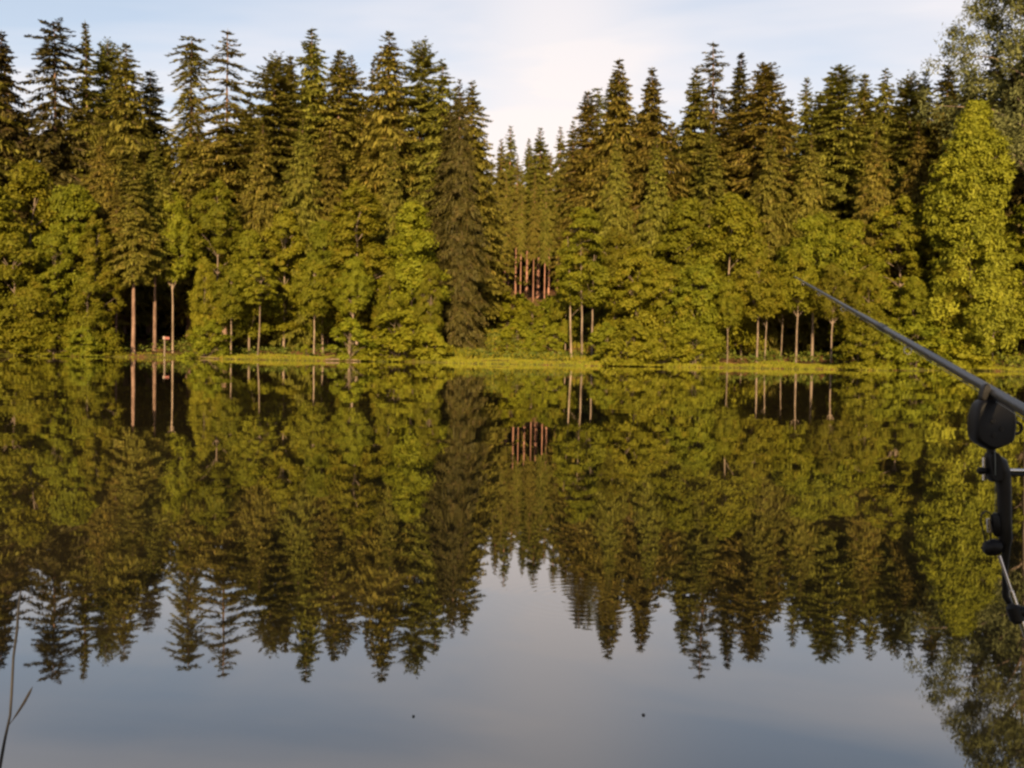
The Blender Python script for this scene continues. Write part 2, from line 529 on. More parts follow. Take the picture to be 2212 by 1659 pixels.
def spruce_arrays(seed, H=28.0, base=3.0, R=3.3, a=7.0, spacing=0.42, per=6, sag=0.35, hang=0.45, gap=0.0, ragged=0.35,
                  top_pitch=25, lean=0.0, dens=1.0, blunt=0.0, tip_spread=0.0, ew=0.095, hn=2):
    """a conifer crown as arrays of sprays on real boughs"""
    r = np.random.default_rng(seed)
    C, U, W, T = [], [], [], []
    BR = []
    d = 0.25
    ph = r.uniform(0, 6.28, 6)
    while H - d > base:
        z0 = H - d
        prof = (1.02 + 0.18 * min(1, d / 10)) * R * (1 - math.exp(-(d + 0.25) / a)) + blunt * math.exp(-((d - 1.3) / 1.5) ** 2) + tip_spread * min(1, d / 2.0) * math.exp(-d / 6)
        low = (z0 - base) / 3.0
        if low < 1:
            prof *= 0.55 + 0.45 * low
        k = per if d > 1.5 else max(4, per - 1)
        sp_ = spacing if d < 8 else min(spacing, 0.46)
        hg = hang * (0.35 + 0.65 * min(1, d / 9)) if d < 9 else max(hang, 0.45)
        step = sp_ * (0.75 + 0.5 * r.random()) * (0.6 if d < 3 else 1.0)
        a0 = r.uniform(0, 6.28)
        for j in range(k):
            if gap and d > 1.0 and d < 10 and r.random() < gap:
                continue
            az = a0 + 6.283 * j / k + r.normal(0, 0.25)
            m = 1 + ragged * (0.6 * math.sin(2 * az + ph[0] + z0 * 0.5) + 0.55 * math.sin(3 * az + ph[1] - z0 * 0.83) + 0.8 * r.normal() * 0.5)
            L = prof * max(0.3, min(m, 1.55)) + 0.12
            zz = z0 + r.uniform(-0.12, 0.12) * (1.7 + 1.2 * min(1, d / 8))
            young = math.exp(-d / 3.0)
            pitch = math.radians(top_pitch * young - 8 * (1 - young) + r.normal(0, 6))
            sg = sag * (1 - young) * (0.8 + 0.4 * r.random())
            n = max(5, int(L / 0.12 * dens))
            s = (np.arange(n) + r.uniform(0.2, 0.8, n)) / n
            out = np.array([math.cos(az), math.sin(az), 0.0]); side = np.array([-math.sin(az), math.cos(az), 0.0])
            bend = r.normal(0, 0.12) * s ** 2 * L
            drop = s * L * math.tan(pitch) - sg * L * (s ** 1.5) + 0.30 * sg * L * s ** 4
            P = s[:, None] * L * out + bend[:, None] * side + np.array([0, 0, zz]) + drop[:, None] * np.array([0, 0, 1.0])
            P[:, 0] += lean * (z0 / H) ** 2
            BR.append((P[0], P[n // 2], P[-1], L))
            tw = (0.14 + 0.34 * L * (1 - s) ** 0.6) * r.uniform(0.6, 1.2, n)
            tw = np.minimum(tw, 0.95)
            for sgn in (-1, 1):
                dirv = unit(0.75 * out + sgn * side * r.uniform(0.7, 1.1, (n, 1)) + np.array([0, 0, -0.35 * (1 - young)]) + r.normal(0, 0.16, (n, 3)))
                C.append(P + dirv * tw[:, None] * 0.55); U.append(dirv * tw[:, None] * 0.6)
                W.append(unit(np.cross(dirv, np.array([0, 0, 1.0]) + r.normal(0, 0.35, (n, 3)))) * (ew * r.uniform(0.7, 1.4, (n, 1))))
            if hang > 0 and d > 1.5:
                for _ in range(hn):
                    hl = 1.35 * hg * (1 - young) * r.uniform(0.35, 1.25, n) * (0.35 + 0.65 * np.sin(np.pi * np.clip(s, 0.05, 0.97)))
                    off = side * r.uniform(-1, 1, (n, 1)) * tw[:, None] * 0.8
                    dirv = unit(np.array([0, 0, -1.0]) + 0.35 * out + r.normal(0, 0.22, (n, 3)))
                    C.append(P + off + dirv * hl[:, None] * 0.5); U.append(dirv * hl[:, None] * 0.55)
                    W.append(unit(np.cross(dirv, out + r.normal(0, 0.6, (n, 3)))) * (ew * r.uniform(0.7, 1.3, (n, 1))))
            # tip
            C.append(P[-1:] + out * 0.08); U.append(unit(out + np.array([0, 0, 0.25]))[None] * 0.2); W.append(side[None] * 0.06)
        d += step
    # leader
    C.append(np.array([[lean, 0, H - 0.25], [lean, 0, H - 0.3]])); U.append(np.array([[0, 0, 0.5], [0, 0, 0.5]])); W.append(np.array([[0.06, 0, 0], [0, 0.06, 0]]))
    C, U, W = np.concatenate(C), np.concatenate(U), np.concatenate(W)
    V, F = diamonds(C, U, W)
    return V, F, r.random(len(F)), BR

def spruce_mesh(seed, bark='bark', **kw):
    V, F, T, BR = spruce_arrays(seed, **kw)
    crown = mesh_np('crown', V, F, M['spruce'], T)
    H = kw.get('H', 28.0); lean = kw.get('lean', 0.0)
    r = np.random.default_rng(seed + 99)
    zz = np.linspace(-0.6, H - 0.3, 14)
    pts = np.stack([lean * np.clip(zz / H, 0, 1) ** 2 + r.normal(0, 0.02, 14), r.normal(0, 0.02, 14), zz], 1)
    rad = 0.012 * H * (1 - np.clip(zz / H, 0, 1)) ** 0.8 * 0.78 + 0.02
    rad[0] *= 1.3
    bag = Bag().tube(pts, rad, 8)
    sel = [b for b in BR if b[3] > 1.0]
    for b in sel[::2]:
        st = np.array([lean * (max(b[0][2], 0) / H) ** 2, 0, b[0][2] + 0.02])
        bag.tube([st, b[1], b[0] * 0.15 + b[2] * 0.85], [0.035, 0.022, 0.008], 3, False)
    me = bpy.data.meshes.new('trunk'); me.from_pydata(bag.v, [], bag.f); me.update()
    me.polygons.foreach_set("use_smooth", [True] * len(me.polygons)); me.materials.append(M[bark])
    return crown, me, H

def broad_mesh(seed, H=12.0, base=2.5, R=3.0, shape='round', nclump=120, leaves=150, size=0.12, flat=0.46, mat='leaf', bark='alder_bark',
               trunks=1, trunk_r=0.13, fill=0.35, droop=0.25, clump=0.33, lobes=0.35, spread=0.0, long_leaf=1.0, hangdir=0.0):
    r = np.random.default_rng(seed)
    ph = r.uniform(0, 6.28, 8)
    t = r.random(nclump) ** 0.9
    az = r.uniform(0, 6.283, nclump)
    if shape == 'cone':
        prof = (1 - t) ** 0.75 * (0.55 + 0.45 * np.minimum(1, t / 0.15)) + 0.06
    elif shape == 'dome':
        prof = np.sqrt(np.clip(1 - t ** 2, 0, 1)) * 0.95 + 0.08
    elif shape == 'column':
        prof = np.sin(np.pi * np.clip(0.12 + 0.85 * t, 0, 1)) ** 0.6
    else:
        prof = np.sin(np.pi * np.clip(0.10 + 0.86 * t ** 0.85, 0, 1)) ** 0.75
    lob = 1 + lobes * (np.sin(2 * az + ph[0] + 4 * t) * 0.6 + np.sin(3 * az + ph[1] - 7 * t) * 0.5 + np.sin(9 * t + ph[2]) * 0.35)
    rr = R * prof * lob * (fill + (1 - fill) * r.random(nclump) ** 0.45)
    C = np.stack([rr * np.cos(az), rr * np.sin(az), base + t * (H - base)], 1)
    C[:, 2] -= droop * rr * 0.5
    sz = R * clump * r.uniform(0.6, 1.35, nclump) * (1 - 0.35 * t)
    out = unit(np.stack([np.cos(az), np.sin(az), np.zeros(nclump)], 1))
    side = np.stack([-out[:, 1], out[:, 0], np.zeros(nclump)], 1)
    tilt = r.normal(-0.25, 0.25, nclump)
    up = unit(np.array([0, 0, 1.0]) * np.cos(tilt)[:, None] - out * np.sin(tilt)[:, None])
    outt = np.cross(side, up)
    k = leaves
    u = unit(r.normal(size=(nclump, k, 3))) * (r.random((nclump, k, 1)) ** 0.4)
    edge = 1 + 0.35 * np.sin(u[..., 0:1] * 5 + ph[3] + az[:, None, None]) * np.sin(u[..., 1:2] * 6 + az[:, None, None] * 3)
    u = u * edge
    P = C[:, None] + sz[:, None, None] * (u[..., 0:1] * outt[:, None] * 1.1 + u[..., 1:2] * side[:, None] + u[..., 2:3] * up[:, None] * flat)
    P = P.reshape(-1, 3)
    nn = len(P)
    P[:, 2] = np.maximum(P[:, 2], 0.05)
    nrm = unit(np.repeat(up, k, 0) * 0.75 + unit(P - np.repeat(C, k, 0)) * 0.75 + r.normal(0, 0.45, (nn, 3)))
    ax = unit(np.cross(nrm, r.normal(size=(nn, 3))) + hangdir * np.array([0, 0, -1.0]))
    wv = unit(np.cross(nrm, ax))
    s = size * r.uniform(0.6, 1.35, (nn, 1))
    V, F = diamonds(P, ax * s * long_leaf, wv * s * 0.62 / max(1, long_leaf ** 0.6))
    tint = np.repeat(r.random(nclump), k) * 0.5 + r.random(nn) * 0.5
    crown = mesh_np('crown', V, F, M[mat], tint)
    bag = Bag()
    tips = []
    for q in range(trunks):
        a0 = q * math.pi * 0.97 + 0.1; sp = (0.1 + spread * (q != 2)) * (trunks > 1)
        top = np.array([math.cos(a0) * sp * 1.5 + r.normal(0, 0.2), math.sin(a0) * sp * 1.5, base + (H - base) * 0.72])
        st = np.array([math.cos(a0) * sp, math.sin(a0) * sp, -0.5])
        zz = np.linspace(0, 1, 9)[:, None]
        pts = st + (top - st) * zz
        pts[1:-1, :2] += r.normal(0, 0.05, (7, 2)).cumsum(0) * 0.6
        rad = trunk_r * (1.25 - 1.05 * zz[:, 0])
        bag.tube(pts, rad, 8)
        tips.append(pts)
    for i in r.choice(nclump, min(nclump, 34), replace=False):
        pts = tips[r.integers(len(tips))]
        c = C[i]
        zt = max(c[2] - 0.5 * rr[i] - 0.4, base * 0.75)
        jj = np.argmin(abs(pts[:, 2] - zt))
        st = pts[jj]
        midp = (st + c) / 2 + np.array([0, 0, 0.12 * rr[i]])
        bag.tube([st, midp, c], [trunk_r * 0.30, trunk_r * 0.2, 0.012], 4, False)
    me = bpy.data.meshes.new('trunk'); me.from_pydata(bag.v, [], bag.f); me.update()
    me.polygons.foreach_set("use_smooth", [True] * len(me.polygons)); me.materials.append(M[bark])
    return crown, me, H

def plant(name, proto, x, y, ztop, wf, label, cat, group, rz, tilt=(0, 0), parts=('crown', 'trunk')):
    crown, trunk, H = proto
    z0 = g(x, y) - 0.05
    sz = (ztop - z0) / H
    o = thing(name, (x, y, z0), label, cat, group, rz, (sz * wf, sz * wf, sz), tilt)
    link(parts[0], crown, o); link(parts[1], trunk, o)
    return o

# ------------------------------------------------------------------ spruces
SP = {
    'dense':  spruce_mesh(11, R=3.3, a=7.5, sag=0.38, hang=0.55),
    'dense2': spruce_mesh(12, R=3.5, a=8.5, sag=0.42, hang=0.65, ragged=0.42),
    'dense3': spruce_mesh(22, R=3.1, a=6.0, sag=0.30, hang=0.5, ragged=0.5, gap=0.08, spacing=0.5),
    'dense4': spruce_mesh(23, R=3.6, a=9.5, sag=0.48, hang=0.7, ragged=0.4, top_pitch=12, spacing=0.48),
    'narrow2': spruce_mesh(24, R=2.5, a=7.5, sag=0.42, hang=0.5, ragged=0.5, gap=0.1, lean=0.3),
    'tiers':  spruce_mesh(13, R=2.9, a=4.2, spacing=1.05, per=6, sag=0.30, hang=0.14, gap=0.05, ragged=0.18, top_pitch=10, ew=0.085),
    'arch':   spruce_mesh(14, R=2.3, a=5.5, spacing=0.80, per=7, sag=1.35, hang=0.16, gap=0.08, blunt=0.85, ragged=0.3, top_pitch=0),
    'ragged': spruce_mesh(15, R=3.3, a=7.0, spacing=0.70, per=6, sag=0.55, hang=0.45, gap=0.22, blunt=1.3, ragged=0.9, lean=-0.3, top_pitch=14),
    'fan':    spruce_mesh(16, R=3.4, a=6.5, sag=0.12, hang=0.30, tip_spread=0.9, ragged=0.3, top_pitch=42),
    'spike':  spruce_mesh(17, R=2.5, a=12.0, sag=0.35, hang=0.4, gap=0.18, ragged=0.6, lean=-0.6),
    'narrow': spruce_mesh(18, R=2.3, a=6.0, sag=0.35, hang=0.45, ragged=0.3),
    'skirt':  spruce_mesh(19, R=3.6, a=9.0, base=0.6, sag=0.40, hang=0.75, ragged=0.45),
    'bare':   spruce_mesh(20, R=2.6, a=6.0, base=10.5, sag=0.35, hang=0.5, ragged=0.4),
    'far':    spruce_mesh(25, bark='red_bark', R=2.5, a=6.0, base=12.5, sag=0.35, hang=0.45, ragged=0.4, spacing=0.5),
    'far2':   spruce_mesh(26, bark='red_bark', R=2.9, a=8.0, base=11.0, sag=0.45, hang=0.5, ragged=0.55, spacing=0.55, gap=0.1),
    'blunt':  spruce_mesh(21, R=3.0, a=5.5, sag=0.25, hang=0.4, blunt=0.45, tip_spread=0.25, ragged=0.35, top_pitch=30),
}
SHADED_AT = {4, 120, 326, 975, 1004, 2150, 2212, 2290, 1591, 797}  # tip px of spruces whose shade is painted into the needle colour
GS = 'tall spruces standing along the far shore'
# px, py of the tip, depth, kind, width, label
spruces = [
    (-62, 40, 88, 'dense', 1.1, 'dark spruce just beyond the left edge of the view'),
    (4, 66, 90, 'dense2', 1.05, 'dark dense spruce at the far left edge of the treeline, beside the ragged blunt spruce'),
    (120, 55, 92, 'ragged', 1.0, 'ragged blunt topped spruce with drooping side boughs, sky showing on both sides'),
    (190, 50, 94, 'spike', 0.85, 'crooked thin spire of a spruce just right of the ragged blunt one'),
    (228, 92, 97, 'fan', 0.9, 'pale loose headed spruce behind the crooked thin spire'),
    (276, 96, 89, 'dense', 1.0, 'sunlit cone shaped spruce right of the crooked spire, tallest of its clump'),
    (326, 150, 92, 'narrow', 1.1, 'lower dark spruce on the right shoulder of the sunlit cone shaped clump'),
    (412, 80, 91, 'arch', 1.0, 'narrow spruce with a rounded arched head, left of the open tiered spruce'),
    (489, 66, 90, 'tiers', 1.0, 'open tiered spruce with pointed spire and sky between its level boughs'),
    (586, 118, 88, 'fan', 1.0, 'broad fan headed spruce right of the open tiered spruce'),
    (637, 120, 94, 'narrow', 0.8, 'thin grey spruce tip tucked against the left of the tall slender spire'),
    (676, 62, 91, 'dense', 0.95, 'tall slender pointed spruce rising above the broad fan headed one'),
    (724, 108, 90, 'narrow', 1.1, 'reddish brown pointed spruce just right of the tall slender spire'),
    (769, 122, 92, 'dense', 0.85, 'spruce with a plain pointed head just left of the deep sky notch'),
    (797, 128, 95, 'spike', 0.7, 'thin pale spruce tip directly beside the deep sky notch'),
    (840, 66, 89, 'dense2', 1.0, 'tallest spruce of the clump right of the deep sky notch'),
    (905, 94, 90, 'fan', 0.85, 'knob headed spruce second in the clump right of the deep sky notch'),
    (956, 140, 88, 'dense', 0.95, 'spruce on the right shoulder of the knob headed one'),
    (975, 225, 82, 'dense', 0.75, 'dark spruce filling in below the stub tipped thin one'),
    (990, 185, 90, 'spike', 0.7, 'stub tipped thin spruce left of the last spruce before the valley gap'),
    (1004, 172, 80, 'skirt', 0.56, 'dark spruce with boughs down to the ground, last before the open valley gap'),
    (215, 290, 81, 'skirt', 0.8, 'olive spruce rising from behind the alders under the sunlit cone shaped one'),
    (560, 265, 82, 'skirt', 0.8, 'spruce of middle height before the broad fan headed one'),
    (640, 250, 81, 'skirt', 0.7, 'drooping olive spruce below the tall slender spire, coming down between alders'),
    (712, 275, 83, 'dense', 0.8, 'spruce of middle height left of the bright pointed alder crown'),
    (838, 300, 82, 'skirt', 0.7, 'spruce coming down between the two bright alder crowns of mid shore'),
    (1330, 290, 82, 'skirt', 0.7, 'olive spruce of middle height behind the three stemmed alder'),
    (1425, 300, 82, 'skirt', 0.8, 'drooping spruce below the bare thin spire, left of the dome shaped alder'),
    (1535, 280, 84, 'dense', 0.8, 'spruce of middle height below the grey headed one'),
    (1668, 270, 82, 'skirt', 0.8, 'drooping spruce right of the dome shaped alder crown'),
    (1752, 285, 83, 'skirt', 0.7, 'spruce of middle height below the little lone tip'),
    (1890, 280, 82, 'skirt', 0.75, 'yellowish spruce below the neat conical one, reaching down among alders'),
    (1990, 270, 82, 'skirt', 0.8, 'spruce of middle height left of the bright green conical tree'),
    (1032, 176, 90, 'dense', 0.85, 'broad shouldered spruce overhanging the left side of the bright sky notch'),
    (1268, 198, 92, 'narrow', 1.1, 'first sloping spruce right of the valley gap'),
    (1290, 188, 96, 'arch', 0.7, 'small bent spruce tip poking up right of the valley gap'),
    (1324, 168, 91, 'narrow', 0.9, 'slim twin neighbour on the left of the tall spruce right of the gap'),
    (1347, 128, 89, 'dense2', 1.0, 'tall sharp tipped spruce right of the valley gap'),
    (1416, 145, 88, 'dense', 1.0, 'broad based spruce with a bare thin spire, left of the dark see-through hollow'),
    (1502, 150, 90, 'dense', 0.9, 'brown pointed spruce between the see-through hollow and the tall grey topped one'),
    (1556, 90, 92, 'tiers', 0.95, 'highest spruce of the right hand forest with a grey open head'),
    (1591, 116, 94, 'narrow', 0.85, 'narrow dark spruce spire close on the right of the grey headed one'),
    (1655, 138, 89, 'blunt', 1.0, 'wide rounded spruce with several small tips, right of the narrow dark spire'),
    (1736, 166, 91, 'narrow', 0.7, 'little lone spruce tip in a dip between two wide crowns'),
    (1770, 205, 93, 'dense', 0.8, 'low spruce filling the dip under the wide ball headed one'),
    (1806, 143, 88, 'blunt', 1.0, 'wide ball headed spruce standing out against the pale sky'),
    (1871, 162, 92, 'narrow', 0.95, 'thin pointed spruce right of the wide ball headed one'),
    (1911, 146, 89, 'dense', 0.8, 'neat conical spruce between the ball headed one and the bright green tree'),
    (1972, 158, 88, 'fan', 0.9, 'flat shouldered spruce right of the neat conical one'),
    (1996, 150, 93, 'narrow', 0.8, 'pointed spruce close behind the flat shouldered one'),
    (2042, 132, 87, 'dense2', 0.95, 'loose yellowish spruce partly hidden by the grey willow crown'),
    (2096, 150, 90, 'dense', 1.1, 'spruce standing behind the bright green conical tree'),
    (2150, 110, 88, 'dense2', 1.1, 'dark spruce under the grey willow crown near the picture edge'),
    (2212, 90, 86, 'skirt', 1.2, 'dark spruce behind the dim hollow at the right edge of the shore'),
    (2290, 60, 88, 'dense', 1.2, 'spruce just beyond the right edge of the view'),
]
ALT = {'dense': ['dense', 'dense3', 'dense4'], 'dense2': ['dense2', 'dense4'], 'narrow': ['narrow', 'narrow2']}
for i, (px, py, D, kd, wf, lab) in enumerate(spruces):
    if kd in ALT:
        kd = ALT[kd][i % len(ALT[kd])]
    wf *= 1.08
    p = Q(px, py, D)
    t_ = plant('spruce_tree', SP[kd], p.x, p.y, p.z, wf, lab, 'spruce', GS, random.uniform(0, 6.28) if kd not in ('ragged', 'spike') else 0.3 * i, tilt=(random.gauss(0, 0.012), random.gauss(0, 0.012)))
    if px in SHADED_AT:
        sl = t_.children[0].material_slots[0]; sl.link = 'OBJECT'; sl.material = M['shaded_spruce']

# spruces with tall bare stems: in the dark opening left, and far off in the valley gap
GB = 'bare stemmed spruces'
bare = [
    (290, 330, 76, 1.0, 'bare stemmed spruce with the palest trunk in the dark opening left of the signpost'),
    (252, 400, 78, 0.8, 'thin bare stemmed spruce at the left side of the dark opening'),
    (336, 300, 79, 0.9, 'bare stemmed spruce at the right side of the dark opening, above the signpost'),
    (1083, 300, 131, 0.75, 'far spruce in the valley gap, first pink stem on the left'),
    (1103, 272, 136, 0.85, 'far spruce in the valley gap with the sharp dark tip'),
    (1118, 335, 126, 0.65, 'short far spruce in front of the sharp tipped one in the gap'),
    (1143, 300, 138, 0.8, 'far spruce in the valley gap between the sharp tip and the rounded cone'),
    (1168, 276, 132, 1.0, 'far spruce in the valley gap with a smooth rounded cone head'),
    (1190, 330, 125, 0.7, 'low far spruce right of the rounded cone in the gap'),
    (1211, 274, 134, 0.8, 'far spruce in the valley gap nearest the tall slope of trees on its right'),
    (1062, 345, 133, 0.7, 'far spruce at the very foot of the bright sky notch'),
    (1075, 400, 118, 0.45, 'slim young spruce stem standing before the others at the foot of the bright notch'),
    (1094, 380, 117, 0.45, 'slim spruce stem in the middle of the pink stems of the gap'),
    (1128, 390, 116, 0.45, 'slim spruce stem right of the middle of the valley gap'),
    (1156, 370, 119, 0.5, 'slim spruce stem under the rounded cone head in the gap'),
    (1180, 400, 117, 0.45, 'slim spruce with a dim stem at the right of the valley gap'),
    (1238, 262, 128, 0.9, 'far spruce half hidden by the slope right of the valley gap'),
]
for (px, py, D, wf, lab) in bare:
    p = Q(px, py, D)
    plant('spruce_tree', SP[('far2' if px % 3 else 'far') if D > 100 else 'bare'], p.x, p.y, p.z, wf, lab, 'spruce', GB, random.uniform(0, 6.28))

# the wood behind, one mass: plain spruces joined
def forest_mass():
    r = np.random.default_rng(5)
    protos = [spruce_arrays(60 + i, H=24, base=2.0, R=3.4, a=7, spacing=1.15, per=5, dens=0.22, ew=0.30, hang=1.1, hn=1, ragged=0.4)[:3] for i in range(4)]
    Vs, Fs, Ts = [], [], []; n = 0
    tv, tf = tube_np([(0, 0, -0.5), (0, 0, 12), (0, 0, 23)], [0.24, 0.15, 0.03], 6)
    trunkV, trunkF, tn = [], [], 0
    for row, D in enumerate((97, 103, 110, 118, 127, 143, 149, 156)):
        x = -62 - row * 3
        while x < 66 + row * 3:
            px = 1106 + x / D * 2160.16
            xx, yy = x + r.normal(0, 0.6), D + r.normal(0, 1.4)
            x += r.uniform(3.4, 5.2)
            if (1035 < px < 1262) != (D > 140):
                continue
            lim = np.interp(px, [0, 50, 70, 110, 180, 230, 340, 370, 450, 530, 560, 740, 800, 815, 1000, 1040, 1075, 1100, 1230, 1262, 1330, 1430, 1470, 1600, 2212], [215, 240, 300, 280, 225, 200, 240, 320, 280, 270, 215, 205, 250, 225, 265, 355, 355, 300, 300, 300, 235, 230, 270, 205, 215])
            top = EYE.z + (762 + (px - 1106) * 0.016 - lim - r.uniform(0, 40)) / 2160.16 * D
            z0 = g(xx, yy) - 0.1
            s = (top - z0) / 24.0
            V, F, T = protos[r.integers(4)]
            a = r.uniform(0, 6.28); ca, sa = math.cos(a), math.sin(a)
            R2 = np.array([[ca, -sa, 0], [sa, ca, 0], [0, 0, 1]])
            w = s * r.uniform(0.9, 1.2)
            Vs.append((V @ R2.T) * np.array([w, w, s]) + np.array([xx, yy, z0])); Fs.append(F + n); n += len(V); Ts.append(T)
            trunkV.append(tv * np.array([w, w, s]) + np.array([xx, yy, z0])); trunkF.append(tf + tn); tn += len(tv)
    me = mesh_np('background_forest', np.concatenate(Vs), np.concatenate(Fs), M['spruce'], np.concatenate(Ts))
    o = tag(link('background_forest', me), 'dense dark spruce wood behind the front row of trees', kind='stuff')
    b = Bag().add(np.concatenate(trunkV), np.concatenate(trunkF))
    t = b.build('trunks', M['bark'], o)
    tag(t, kind='stuff')
forest_mass()

# ------------------------------------------------------------------ broadleaf trees
BL = {
    'round':  broad_mesh(31, H=12, base=2.2, R=2.9, nclump=130, leaves=260),
    'round2': broad_mesh(32, H=12, base=1.2, R=3.2, nclump=140, leaves=240, lobes=0.4),
    'tall':   broad_mesh(33, H=14, base=2.5, R=2.5, shape='column', nclump=130, leaves=260, lobes=0.35),
    'high':   broad_mesh(34, H=11, base=5.6, R=3.0, nclump=110, leaves=240, flat=0.45, trunk_r=0.12),
    'multi':  broad_mesh(35, H=12, base=4.4, R=2.4, nclump=100, leaves=230, flat=0.4, trunks=3, spread=0.8, trunk_r=0.085),
    'low':    broad_mesh(36, H=8, base=0.3, R=3.0, shape='dome', nclump=110, leaves=230, flat=0.45, droop=0.5),
    'layer':  broad_mesh(37, H=9, base=1.0, R=3.4, nclump=110, leaves=240, flat=0.30, droop=0.35, clump=0.36),
}
GA = 'alders along the far shore'
# px, py of the top, depth, kind, width, label, tilt
alders = [
    (-25, 400, 75, 'round', 1.1, 'alder cut by the left picture edge, leaves down to the water'),
    (66, 356, 80, 'round2', 1.0, 'tallest yellowish alder at the left, directly below the ragged blunt spruce'),
    (30, 520, 73, 'low', 1.2, 'low alder hanging over the water in the left corner of the shore'),
    (160, 405, 77, 'round', 1.0, 'rounded alder left of the dark opening with the bare stems'),
    (118, 500, 74, 'tall', 0.95, 'upright alder before the rounded one, its trunk hidden by leaves'),
    (208, 470, 75, 'tall', 0.85, 'slim alder at the left lip of the dark opening'),
    (190, 600, 73.5, 'low', 0.9, 'low alder bough mass over the water beside the dark opening'),
    (70, 610, 72, 'layer', 1.0, 'alder bush tree with leaves brushing the water, lowest at the left'),
    (375, 425, 80, 'high', 0.6, 'small light green alder alone against the dark above the signpost'),
    (468, 395, 78, 'tall', 1.0, 'tall narrow sunlit alder at the right lip of the dark opening'),
    (442, 560, 72, 'round2', 0.62, 'sunlit alder hanging low right of the signpost'),
    (540, 500, 76, 'round', 0.9, 'alder above the grass point, right of the tall narrow sunlit one'),
    (500, 590, 72.5, 'high', 0.85, 'alder with a leaning pale stem on the grass point'),
    (615, 455, 79, 'tall', 1.0, 'alder in the middle of the left wood over the sandy bare patch'),
    (680, 570, 73, 'high', 0.85, 'small alder with twin pinkish stem right of the bare patch'),
    (700, 480, 78, 'round', 0.8, 'alder filling the space left of the bright pointed crown'),
    (776, 400, 77, 'tall', 1.15, 'bright alder with the highest pointed crown in the middle of the shore'),
    (765, 560, 73, 'high', 0.75, 'slim stemmed alder standing behind the round waterside bush'),
    (892, 440, 76, 'round', 0.95, 'bright rounded alder left of the dark skirted spruce'),
    (845, 580, 74, 'round2', 0.65, 'lower alder between two bright crowns in the middle of the shore'),
    (930, 570, 73, 'round', 0.65, 'alder whose foliage meets the dark skirted spruce'),
    (1262, 450, 72.5, 'multi', 1.0, 'alder with three bright thin stems at the left of the grass bank'),
    (1225, 520, 76, 'round', 0.5, 'slender young alder on the left of the three stemmed one'),
    (1330, 500, 76, 'high', 0.8, 'alder standing behind and right of the three stemmed one'),
    (1375, 535, 73, 'layer', 0.9, 'spreading alder with level leaf layers over the grass bank'),
    (1485, 432, 78, 'round', 1.0, 'alder rising left of the dome shaped bright crown'),
    (1440, 570, 72, 'layer', 0.95, 'low spreading alder above the overhanging bushes in mid bank'),
    (1580, 425, 77, 'round2', 1.0, 'alder with the bright dome shaped crown on the right wood'),
    (1510, 560, 71.5, 'layer', 0.9, 'alder with a lit shelf of leaves below the dome shaped crown'),
    (1640, 560, 71, 'high', 1.0, 'alder over the shady hollow with twin dark stems'),
    (1575, 610, 70.5, 'high', 0.75, 'alder with a single stem at the left side of the shady hollow'),
    (1725, 540, 73, 'high', 0.9, 'alder with the thick forked stem in the shady hollow'),
    (1762, 468, 74, 'high', 0.95, 'alder with the thin bright straight stem in the shady hollow'),
    (1835, 478, 76, 'round', 1.0, 'alder with a full rounded crown right of the thin bright stem'),
    (1800, 575, 70.5, 'high', 0.8, 'alder with a short leaning stem at the right side of the shady hollow'),
    (1880, 580, 72, 'round2', 0.75, 'low alder behind the dark fishing rod, right of the shady hollow'),
    (1945, 430, 79, 'tall', 1.15, 'upright alder left of the bright green conical tree'),
    (1975, 600, 74, 'round2', 0.8, 'alder with ruffled crown standing over the thick part of the rod'),
    (2060, 560, 74, 'round2', 0.95, 'broad alder at the foot of the bright green conical tree'),
    (2150, 560, 75, 'high', 0.8, 'alder reaching over the dim hollow at the right edge'),
    (118, 430, 82, 'round', 1.0, 'alder rising between the tallest yellowish one and the rounded one'),
    (725, 400, 84, 'tall', 0.9, 'olive alder just left of the bright pointed crown'),
    (2018, 400, 81, 'tall', 1.1, 'olive alder close against the left flank of the bright conical tree'),
    (2230, 430, 80, 'tall', 1.2, 'shaded alder cut by the right picture edge'),
]
for i, (px, py, D, kd, wf, lab) in enumerate(alders):
    wf *= 0.88
    p = Q(px, py, D)
    yy = max(p.y, float(shore(p.x)) + 1.2)
    plant('alder_tree', BL[kd], p.x * yy / p.y, yy, p.z, wf, lab, 'alder', GA, 0.0 if kd == 'multi' else random.uniform(0, 6.28))

# unseen alder added behind the camera to put the fishing tackle in shade
shade_alder = broad_mesh(39, H=6, base=0.6, R=2.3, nclump=110, leaves=110, size=0.10, trunk_r=0.09)
plant('alder_tree', shade_alder, 0.6, -8.5, 7.4, 1.0, 'unseen young alder added on the near bank to shade the fishing spot', 'alder', None, 1.0)

# bright conical tree and the big grey willow at the right
bright = broad_mesh(41, H=20, base=1.2, R=4.2, shape='cone', nclump=620, leaves=110, size=0.12, flat=0.8, mat='bright_leaf', fill=0.3, clump=0.17, lobes=0.5, droop=0.2, hangdir=0.5, long_leaf=1.3)
p = Q(2108, 224, 74.5)
plant('poplar_tree', bright, p.x, p.y, p.z, 1.0, 'bright yellow green conical tree, the most brightly lit on the far shore', 'poplar', None, 0.6)
willow = broad_mesh(42, H=34, base=16, R=6.8, shape='round', nclump=460, leaves=125, size=0.11, flat=0.9, mat='grey_leaf', trunk_r=0.4, fill=0.25, clump=0.17, lobes=0.3, long_leaf=1.5, hangdir=0.35)
p = Q(2262, -230, 73)
plant('willow_tree', willow, p.x + 2.6, p.y + 5, p.z, 1.0, 'large grey leaved willow reaching out of the top right corner', 'willow', None, 1.9)

